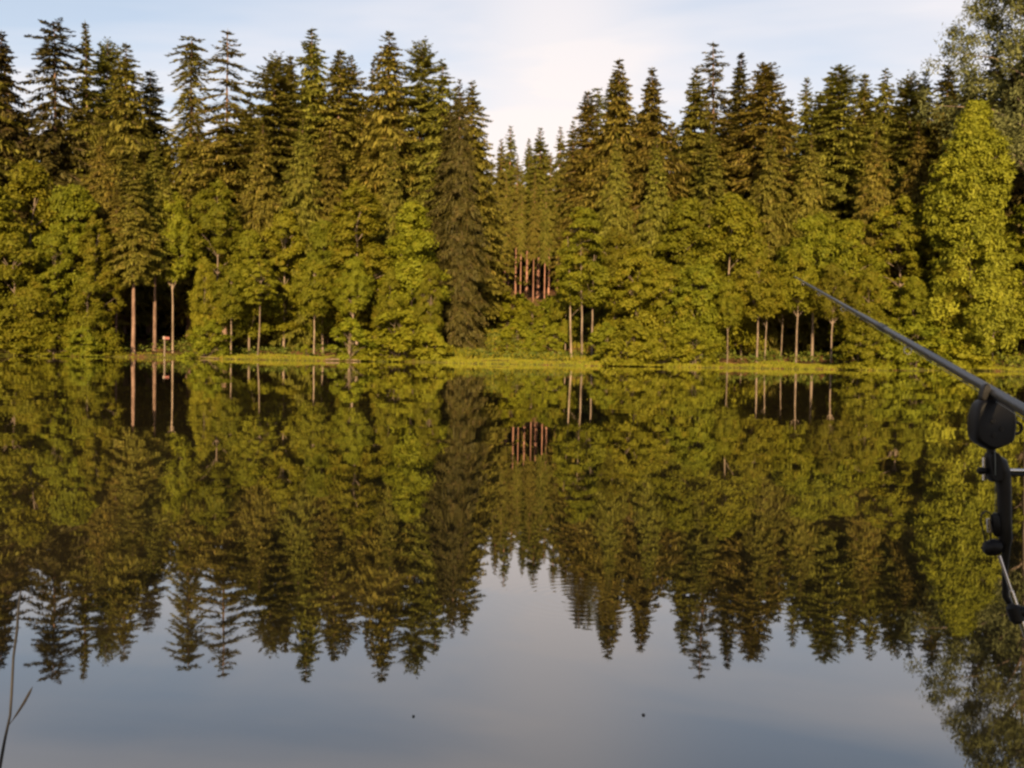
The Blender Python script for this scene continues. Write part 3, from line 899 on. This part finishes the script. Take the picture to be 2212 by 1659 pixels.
# ------------------------------------------------------------------ bushes
BU = {
    'b1': broad_mesh(51, H=3, base=0.1, R=1.7, shape='dome', nclump=60, leaves=130, size=0.11, mat='bush_leaf', trunk_r=0.04, trunks=3, clump=0.34),
    'b2': broad_mesh(52, H=3, base=0.1, R=2.1, shape='dome', nclump=70, leaves=130, size=0.11, mat='bush_leaf', trunk_r=0.04, trunks=3, flat=0.3, droop=0.5),
    'b3': broad_mesh(53, H=3, base=0.1, R=1.3, shape='dome', nclump=50, leaves=130, size=0.11, mat='bush_leaf', trunk_r=0.04, trunks=2),
}
bushes = [
    (20, 690, 71.5, 'b2', 1.2, 'leafy bush dipping into the water at the left edge'),
    (110, 700, 71.5, 'b1', 1.1, 'bush on the water line below the upright alder'),
    (180, 705, 72, 'b2', 0.9, 'bush at the water just left of the dark opening'),
    (238, 735, 75, 'b3', 0.8, 'small shaded bush inside the dark opening'),
    (450, 690, 71.5, 'b1', 0.9, 'bush between the signpost and the grass point'),
    (660, 745, 72, 'b3', 0.8, 'shady bush right of the dark hollow behind the grass point'),
    (755, 690, 70.5, 'b3', 1.15, 'round bright bush right at the water in mid shore'),
    (860, 675, 71.5, 'b1', 1.3, 'tall leafy bush right of the round waterside one'),
    (925, 700, 72, 'b2', 0.9, 'bush in half shade before the dark skirted spruce'),
    (812, 725, 71.5, 'b3', 0.7, 'small dark bush between two waterside bushes'),
    (1088, 632, 96, 'b1', 1.2, 'bright bush on the sunlit rise in the valley gap'),
    (1056, 650, 98, 'b2', 0.9, 'bush at the left end of the sunlit rise, touching the dark skirted spruce'),
    (1122, 638, 100, 'b1', 1.0, 'bush close behind the bright one on the rise in the valley gap'),
    (1185, 640, 99, 'b2', 1.0, 'bush on the rise beneath the dim right stems of the gap'),
    (1118, 690, 84, 'b2', 1.0, 'dull bush in the shaded dip below the sunlit rise'),
    (1175, 690, 83, 'b1', 0.9, 'dull bush at the right of the shaded dip'),
    (1150, 655, 93, 'b2', 0.9, 'lower green bush right of the bright one in the valley gap'),
    (1215, 640, 88, 'b1', 1.0, 'shaded bush beside the valley gap under the pink stems'),
    (1200, 700, 76, 'b3', 1.0, 'bush at the left foot of the three stemmed alder'),
    (1095, 735, 74, 'b1', 1.0, 'sunlit low bush on the grass bank below the valley gap'),
    (1150, 725, 75, 'b2', 0.9, 'second low bush on the grass bank, nearer the three stemmed alder'),
    (1310, 700, 69, 'b3', 1.0, 'bush right behind the three bright stems'),
    (1365, 700, 66.3, 'b2', 1.1, 'bush with level shelves of leaves hanging over the grass bank'),
    (1430, 712, 65.9, 'b2', 1.0, 'brightest overhanging bush in the middle of the grass bank'),
    (1500, 708, 66.5, 'b1', 1.0, 'bush at the left side of the shady hollow'),
    (1862, 708, 66.4, 'b1', 1.0, 'bush right of the leaning stem, just below the rod'),
    (1905, 700, 67.5, 'b2', 1.0, 'bush at the right end of the grass bank'),
    (1975, 690, 72.5, 'b1', 1.2, 'bush behind the water line where the grass bank ends'),
    (2050, 700, 73.5, 'b2', 1.2, 'bush at the foot of the broad alder under the bright tree'),
    (2092, 710, 73.5, 'b1', 1.0, 'bush left of the dim hollow at the right edge'),
]
for (px, py, D, kd, wf, lab) in bushes:
    p = Q(px, py, D)
    yy = max(p.y, float(shore(p.x)) + 0.7)
    plant('bush', BU[kd], p.x * yy / p.y, yy, p.z, wf, lab, 'bush', 'bushes along the far shore', random.uniform(0, 6.28), parts=('foliage', 'stem'))

# extra bare stems seen in the shady hollow
stem_tree = broad_mesh(38, H=10, base=5.6, R=2.2, nclump=80, leaves=130, flat=0.3, trunk_r=0.09)
for px, py, D, wf, lab in [
    (1655, 600, 73, 0.8, 'thin alder close right of the twin dark stems in the shady hollow'),
    (1690, 600, 76, 0.8, 'alder with a dim stem deep inside the shady hollow'),
    (1606, 600, 77, 0.8, 'alder with a faint stem behind the left part of the shady hollow'),
    (557, 560, 73, 0.9, 'alder with one upright pale stem beside the dark gap over the grass point'),
]:
    p = Q(px, py, D)
    plant('alder_tree', stem_tree, p.x, p.y, p.z, wf, lab, 'alder', GA, random.uniform(0, 6.28))

# ------------------------------------------------------------------ grass on the banks, undergrowth
def blades(name, n, xr, sr, h, w, mat, label, seed, dens=None, near=False):
    r = np.random.default_rng(seed)
    x = r.uniform(*xr, n)
    if near:
        y = r.uniform(*sr, n)
    else:
        y = shore(x) + r.uniform(sr[0], sr[1], n)
    keep = np.ones(n, bool)
    if dens is not None:
        keep = r.random(n) < dens(x, y)
    x, y = x[keep], y[keep]; n = len(x)
    patch = 0.6 + 0.4 * np.sin(x * 0.8 + 2) * np.sin(x * 0.31) + 0.25 * np.sin(y * 1.3 + x)
    hh = h * r.uniform(0.5, 1.2, n) * np.clip(patch + 0.3, 0.4, 1.2)
    P = np.stack([x, y, gz(x, y) - 0.02], 1)
    lean = r.normal(0, 0.22, (n, 2)) * hh[:, None]
    side = r.normal(size=(n, 2)); side /= np.linalg.norm(side, axis=1)[:, None]
    wv = np.zeros((n, 3)); wv[:, :2] = side * w * 0.5
    tipv = P + np.stack([lean[:, 0], lean[:, 1], hh], 1)
    midv = P + np.stack([lean[:, 0] * 0.3, lean[:, 1] * 0.3, hh * 0.55], 1)
    V = np.stack([P - wv, P + wv, midv + wv * 0.8, tipv, midv - wv * 0.8], 1).reshape(-1, 3)
    F = np.arange(5 * n).reshape(-1, 5)
    me = mesh_np(name, V, F, M[mat], r.random(n))
    return tag(link(name, me), label, kind='stuff')

blades('bank_grass', 42000, (-44, 46), (0.02, 5.0), 0.17, 0.05, 'grass', 'yellow green grass along the far water line', 3,
       dens=lambda x, y: np.where((x > -4.5) & (x < 25), 1.0, np.where((x > -24) & (x < -13), 0.7, np.where(x > 35, 0.7, 0.12))))
blades('shore_reeds', 1500, (-44, 46), (-0.25, 0.7), 0.30, 0.04, 'grass', 'scattered taller tufts at the far water line', 14,
       dens=lambda x, y: np.clip(np.sin(x * 1.9) * np.sin(x * 0.67 + 1) * 1.6, 0, 1))
blades('meadow_grass', 9000, (-6, 6), (5.0, 28), 0.5, 0.07, 'grass', 'rough grass on the rise in the valley gap', 4)
blades('near_bank_grass', 9000, (-4, 4), (-2.5, 0.9), 0.11, 0.007, 'grass', 'short grass on the near bank at the angler spot', 8, near=True)

def undergrowth():
    r = np.random.default_rng(9)
    n = 1100
    x = r.uniform(-48, 50, n); y = shore(x) + r.uniform(4, 26, n)
    k = 22
    P = np.stack([x, y, gz(x, y)], 1)[:, None] + r.normal(0, 1, (n, k, 3)) * np.array([0.4, 0.4, 0.16]) + np.array([0, 0, 0.3])
    P = P.reshape(-1, 3); nn = len(P)
    nrm = unit(r.normal(0, 0.6, (nn, 3)) + np.array([0, 0, 1]))
    ax = unit(np.cross(nrm, r.normal(size=(nn, 3)))); wv = np.cross(nrm, ax)
    s = r.uniform(0.08, 0.2, (nn, 1))
    V, F = diamonds(P, ax * s, wv * s * 0.6)
    me = mesh_np('undergrowth', V, F, M['under'], r.random(nn))
    tag(link('undergrowth', me), 'low leafy ground cover on the forest floor', kind='stuff')
undergrowth()

# ------------------------------------------------------------------ post with a small sign on the far shore
M['post'] = simple_mat('weathered_post', (0.10, 0.07, 0.055), 0.8, nscale=8)
M['board'] = simple_mat('red_board', (0.13, 0.03, 0.02), 0.7, nscale=8)
M['board_white'] = simple_mat('white_board', (0.16, 0.11, 0.085), 0.7, nscale=8)
p = Q(355, 772, 72.5); yy = float(shore(p.x)) + 0.6
sp = thing('sign_post', (p.x * yy / p.y, yy, g(p.x, yy)), 'pale post with a small red and white sign board at the water edge', 'sign post')
Bag().tube([(0, 0, -0.3), (0.02, 0, 0.8), (0, 0, 1.45)], [0.065, 0.06, 0.055], 8).build('post', M['post'], sp)
Bag().outline((0.16, -0.08, 1.35), (1, 0, 0), (0, 0, 1), (0, 1, 0), [(-0.22, -0.10), (0.24, -0.09), (0.24, 0.09), (-0.22, 0.10)], 0.02).build('board', M['board'], sp, False)
Bag().outline((0.0, -0.11, 1.36), (1, 0, 0), (0, 0, 1), (0, 1, 0), [(-0.08, -0.10), (0.08, -0.10), (0.08, 0.12), (-0.08, 0.12)], 0.008).build('panel', M['board_white'], sp, False)

M['log'] = bark_mat('weathered_wood', (0.07, 0.045, 0.03), (0.20, 0.14, 0.09))
for (pa, pb, r_, lab) in (((712, 779), (782, 776), 0.055, 'weathered log lying at the water line below the round bright bush'),
                          ((395, 783), (470, 770), 0.035, 'bare fallen branch on the water edge of the grass point')):
    a_, b_ = Q(*pa, 70.0), Q(*pb, 70.0)
    ya = float(shore(a_.x)) + 0.1; yb = float(shore(b_.x)) - 0.15
    A0 = Vector((a_.x, ya, 0.10)); B0 = Vector((b_.x, yb, 0.05))
    bg = Bag()
    pts = [tuple((A0.lerp(B0, t) - A0) + Vector((0, 0.05 * math.sin(5 * t), 0.04 * math.sin(3 * t)))) for t in np.linspace(0, 1, 9)]
    bg.tube(pts, list(np.linspace(r_ * 1.2, r_ * 0.6, 9)), 8)
    tw = Vector(pts[5])
    bg.tube([tuple(tw), tuple(tw + Vector((0.25, -0.1, 0.28))), tuple(tw + Vector((0.4, -0.1, 0.55)))], [r_ * 0.5, r_ * 0.35, r_ * 0.15], 5)
    o = bg.build('fallen_log', M['log']); o.location = A0
    tag(o, lab, 'log', None)

# ------------------------------------------------------------------ fishing tackle on the near bank
M['blank'] = simple_mat('rod_blank', (0.020, 0.019, 0.020), 0.42, 0.0, nscale=60, spec=0.5)
M['black'] = simple_mat('black_plastic', (0.005, 0.004, 0.004), 0.5, 0.0, nscale=60, spec=0.2, bump=0.2)
M['chrome'] = simple_mat('steel', (0.62, 0.57, 0.55), 0.22, 1.0, nscale=60, var=0.08)
M['tubem'] = simple_mat('dark_tube', (0.008, 0.0065, 0.006), 0.45, 0.0, nscale=40, spec=0.25)
M['line'] = simple_mat('fishing_line', (0.10, 0.11, 0.10), 0.3, 0.0, nscale=60)
M['cork'] = simple_mat('grip_foam', (0.02, 0.02, 0.02), 0.8, nscale=80, bump=0.4)

DA = 1.2
A_ = Q(2145, 846, DA)             # where the rod lies in the alarm
T_ = Q(1716, 597, 3.4)            # the rod tip
axis = (T_ - A_).normalized()
LEN = (T_ - A_).length
def rp(t):                        # point on the rod axis, t metres from the alarm towards the tip
    return A_ + axis * t
def rod_r(t):
    return float(np.interp(t, [-1.3, -0.5, 0, 0.9, 0.95, LEN * 0.75, LEN], [0.0075, 0.0068, 0.0060, 0.0050, 0.0042, 0.0026, 0.0011]))
rod = thing('fishing_rod', A_, 'long dark fishing rod pointing out over the lake, resting on the bite alarm', 'fishing rod')
def loc(v):
    return tuple(Vector(v) - A_)
ts = np.linspace(-0.35, LEN, 40)
Bag().tube([loc(rp(t)) for t in ts], [rod_r(t) for t in ts], 12).build('blank', M['blank'], rod)
Bag().tube([loc(rp(t)) for t in np.linspace(-1.25, -0.35, 8)], [0.011, 0.0125, 0.0125, 0.011, 0.011, 0.0115, 0.010, 0.0085], 14).build('grip', M['cork'], rod)
# joint where the two sections meet, seen at px 1897
def t_at(px):
    lo, hi = -1.0, LEN
    for _ in range(40):
        m_ = (lo + hi) / 2
        q = CR.transposed() @ (rp(m_) - EYE)
        u = (512 + 1000 * q.x / -q.z) * 2.16016
        lo, hi = (m_, hi) if u > px else (lo, m_)
    return (lo + hi) / 2
tj = t_at(1900)
Bag().tube([loc(rp(tj - 0.06)), loc(rp(tj - 0.055)), loc(rp(tj + 0.0)), loc(rp(tj + 0.005))], [rod_r(tj) + 0.0002, rod_r(tj) + 0.0014, rod_r(tj) + 0.0014, rod_r(tj)], 12).build('ferrule', M['tubem'], rod)
dn = Vector((0, 0, -1)); dn = (dn - axis * dn.dot(axis)).normalized()
guides = [(t_at(1962), 0.006), (t_at(1822), 0.005), (t_at(1770), 0.004), (t_at(1735), 0.003)]
for t, R_ in guides:
    rr_ = rod_r(t)
    b = Bag().ring(loc(rp(t) + dn * (rr_ + R_ + 0.002)), axis, R_, 0.0009)
    b.tube([loc(rp(t - 0.02) + dn * rr_), loc(rp(t) + dn * (rr_ + 0.002)), loc(rp(t + 0.02) + dn * rr_)], 0.0011, 6)
    gd = b.build('line_guide', M['chrome'], rod)
up_ = -dn
lp = [loc(rp(-0.7) + dn * 0.03), loc(rp(-0.1) + dn * 0.010)] + [loc(rp(t) + dn * (rod_r(t) + R_ * 0.6)) for t, R_ in guides] + [loc(rp(LEN) + dn * 0.002)]
Bag().tube(lp, 0.0005, 5).build('line', M['line'], rod)
# reel on the underside of the grip (outside the picture)
rc = rp(-0.72) + dn * 0.075
rl = Bag().tube([loc(rc - axis * 0.045), loc(rc - axis * 0.03), loc(rc + axis * 0.03), loc(rc + axis * 0.05)], [0.018, 0.03, 0.03, 0.022], 16).build('reel', M['tubem'], rod)
Bag().tube([loc(rp(-0.72) + dn * 0.008), loc(rc - dn * 0.02)], 0.007, 8).build('reel_foot', M['tubem'], rl)
Bag().tube([loc(rc + axis * 0.05), loc(rc + axis * 0.055), loc(rc + axis * 0.095), loc(rc + axis * 0.1)], [0.026, 0.022, 0.022, 0.026], 16).build('spool', M['chrome'], rl)

# bite alarm
K = 1 / 2160.16 * DA              # metres per photograph pixel at this depth
ax_, ay_, az_ = CR @ Vector((1, 0, 0)), CR @ Vector((0, 1, 0)), CR @ Vector((0, 0, 1))
AC = Q(2141, 915, DA)
al = thing('bite_alarm', AC, 'black rounded electronic bite alarm under the fishing rod', 'bite alarm')
def px_outline(pts, c=(2141, 915)):
    return [((x - c[0]) * K, -(y - c[1]) * K) for x, y in pts]
body = [(2116, 861), (2106, 872), (2099, 893), (2096, 920), (2098, 942), (2104, 954), (2114, 960), (2126, 968), (2140, 972), (2154, 967),
        (2172, 960), (2182, 952), (2186, 930), (2187, 900), (2182, 880), (2172, 868), (2160, 864)]
Bag().outline((0, 0, 0), ax_, ay_, az_, px_outline(body), 0.014, 0.06).build('housing', M['black'], al)
ear = [(2113, 864), (2115, 848), (2120, 832), (2128, 827), (2134, 832), (2133, 844), (2138, 855), (2148, 862), (2154, 868), (2130, 872)]
ear2 = [(2152, 866), (2156, 854), (2163, 850), (2172, 858), (2178, 868), (2176, 876), (2160, 874)]
Bag().outline(tuple(az_ * 0.002), ax_, ay_, az_, px_outline(ear), 0.006, 0.05).build('rest_ear', M['tubem'], al)
Bag().outline(tuple(az_ * 0.0), ax_, ay_, az_, px_outline(ear2), 0.006, 0.05).build('rest_ear', M['black'], al)
o1 = Vector(ax_) * ((2195 - 2141) * K) - Vector(ay_) * ((925 - 915) * K)
Bag().ring(tuple(o1), az_, 0.0068, 0.0018).tube([tuple(o1 - ax_ * 0.0065), tuple(o1 - ax_ * 0.016)], 0.0028, 8).build('latch', M['black'], al)
for k_, (dx, dy) in enumerate(((-8, -6), (10, 10), (-6, 24))):
    c = ax_ * (dx * K) - ay_ * (dy * K) + az_ * 0.0138
    Bag().tube([tuple(c), tuple(c + az_ * 0.0012)], [0.0035, 0.0028], 10).build('button', M['tubem'], al)
c0 = -ay_ * (55 * K)
Bag().tube([tuple(c0), tuple(c0 - ay_ * 0.010)], 0.0052, 10).build('screw', M['tubem'], al)

# rod pod
PB = Q(2170, 1085, DA)
pod = thing('rod_pod', (PB.x, PB.y, g(PB.x, PB.y)), 'dark rod pod upright with steel cross bar and thin steel leg', 'rod pod')
def pl(px, py, D=DA):
    return tuple(Q(px, py, D) - Vector(pod.location))
top_pts = [pl(2150, 990), pl(2160, 1000), pl(2166, 1020), pl(2169, 1060), pl(2170, 1120), pl(2172, 1165), pl(2173, 1180), pl(2171, 1230), pl(2172, 1288), pl(2190, 1316), pl(2240, 1330)]
Bag().tube(top_pts, [0.006, 0.0085, 0.0092, 0.0085, 0.0082, 0.0080, 0.0052, 0.0036, 0.0040, 0.0050, 0.0060], 14).build('upright', M['tubem'], pod)
cb = px_outline([(2131, 975), (2152, 975), (2158, 990), (2160, 1020), (2160, 1040), (2136, 1042), (2132, 1010)], (2141, 1000))
Bag().outline(Vector(pl(2141, 1000)), ax_, ay_, az_, cb, 0.009, 0.05).build('clamp', M['black'], pod)
Bag().tube([pl(2126, 988), pl(2126, 1037)], 0.0022, 8).build('pin', M['chrome'], pod)
Bag().tube([pl(2112, 1017), pl(2115, 1017), pl(2130, 1017), pl(2134, 1017)], [0.003, 0.0045, 0.0045, 0.003], 12).build('knob', M['black'], pod)
Bag().tube([pl(2165, 1016), pl(2420, 1021)], 0.0024, 10).build('cross_bar', M['chrome'], pod)
Bag().tube([pl(2165, 1024), pl(2420, 1030)], 0.0022, 8).build('cross_bar', M['tubem'], pod)
Bag().tube([pl(2420, 960), pl(2421, 1100), tuple(Vector((Q(2425, 1100, DA).x, DA, g(0.6, DA) - 0.05)) - Vector(pod.location))], 0.008, 12).build('upright', M['tubem'], pod)
leg_a, leg_b = Q(2158, 1200, DA - 0.01), Q(2214, 1366, DA - 0.02)
ldir = (leg_b - leg_a).normalized(); tt = (leg_a.z - (g(0.7, 1.15) - 0.03)) / -ldir.z
lf = leg_a + ldir * tt
L_ = lambda v: tuple(v - Vector(pod.location))
leg = Bag().tube([L_(leg_a), L_(leg_a.lerp(leg_b, 0.46))], 0.0019, 8).tube([L_(leg_a.lerp(leg_b, 0.46)), L_(leg_b), L_(lf)], 0.0030, 10).build('leg', M['chrome'], pod)
jc = Q(2193, 1325, DA - 0.015)
Bag().tube([L_(jc - ldir * 0.012), L_(jc - ldir * 0.008), L_(jc + ldir * 0.008), L_(jc + ldir * 0.012)], [0.005, 0.0085, 0.0085, 0.005], 12).build('leg_joint', M['black'], leg)
Bag().tube([L_(jc), L_(Q(2230, 1318, DA - 0.02))], [0.007, 0.006], 10).build('knob', M['black'], leg)

# hanging bite indicator
IC = Q(2142, 1140, DA)
ind = thing('bite_indicator', IC, 'small hanging bite indicator with wire loop beside the rod pod upright', 'bite indicator')
i_ = lambda px, py, dz=0.0: tuple(Q(px, py, DA + dz) - IC)
Bag().tube([i_(2133, 1200), i_(2128, 1165), i_(2122, 1140), i_(2118, 1125), i_(2120, 1112), i_(2128, 1105), i_(2136, 1106), i_(2141, 1114), i_(2140, 1140), i_(2140, 1190)], 0.0011, 6).build('wire_loop', M['tubem'], ind)
Bag().tube([i_(2150, 1108), i_(2151, 1116), i_(2154, 1150), i_(2155, 1158)], [0.003, 0.0058, 0.0058, 0.003], 10).build('clip', M['black'], ind)
Bag().tube([i_(2135, 1120), i_(2137, 1150)], 0.0028, 8).build('pin', M['chrome'], ind)
Bag().tube([i_(2124, 1188), i_(2130, 1186), i_(2146, 1182), i_(2158, 1182), i_(2163, 1184)], [0.004, 0.0085, 0.0105, 0.009, 0.004], 12).build('weight', M['black'], ind)
Bag().tube([i_(2145, 846 + 20), i_(2150, 1000, -0.012), i_(2150, 1108)], 0.0005, 5).build('cord', M['line'], ind)

# ------------------------------------------------------------------ stalk at the lower left and specks on the water
M['stalk'] = simple_mat('dry_stalk', (0.014, 0.011, 0.009), 0.6, nscale=40)
DS = 1.8
s0 = Q(-14, 1760, DS)
root = Vector((s0.x - 0.02, DS, g(s0.x, DS) - 0.02))
st = thing('reed_stalk', root, 'thin dark bending reed stalk with one short leaf, lower left corner', 'reed')
k_ = lambda px, py: tuple(Q(px, py, DS) - root)
Bag().tube([(0, 0, 0), k_(-14, 1760), k_(0, 1655), k_(10, 1600), k_(22, 1545), k_(25, 1500), k_(29, 1420), k_(37, 1360), k_(40, 1310), k_(45, 1275)],
           [0.0035, 0.0034, 0.0032, 0.0026, 0.0022, 0.0024, 0.0021, 0.0024, 0.0020, 0.0010], 7).build('stem', M['stalk'], st)
lb = Bag().tube([k_(18, 1568), k_(27, 1556), k_(36, 1543), k_(52, 1518), k_(64, 1496), k_(70, 1484)], [0.0006, 0.0008, 0.0020, 0.0026, 0.0024, 0.0006], 6)
lb.build('leaf', M['stalk'], st)

M['speck'] = simple_mat('dark_leaf_litter', (0.02, 0.016, 0.012), 0.7, nscale=60)
for (px, py, r_, lab) in ((893, 1548, 0.0028, 'tiny brown fleck floating on the water below the dark spruce reflections'),
                          (1390, 1545, 0.0036, 'tiny dark leaf floating on the reflection of the pale cloud')):
    d = (Q(px, py, 5.0) - EYE); P_ = EYE + d * (EYE.z / -d.z)
    b = Bag()
    pts = [(math.cos(t) * r_ * (1 + 0.25 * math.sin(3 * t)), math.sin(t) * r_ * 1.5) for t in np.linspace(0, 6.28, 11)[:-1]]
    b.outline((0, 0, 0.0012), (1, 0, 0), (0, 1, 0), (0, 0, 1), pts, 0.0014, 0.1)
    o = b.build('floating_leaf', M['speck'], None)
    o.location = (P_.x, P_.y, 0.0)
    tag(o, lab, 'leaf', 'flecks floating on the lake')

for m_ in [m for m in bpy.data.meshes if m.users == 0]:
    bpy.data.meshes.remove(m_)
if 0: print('TRIS', sum(sum(len(p.vertices) - 2 for p in m.polygons) if len(m.polygons) < 2000 else len(m.loops) - 2 * len(m.polygons) for m in bpy.data.meshes))
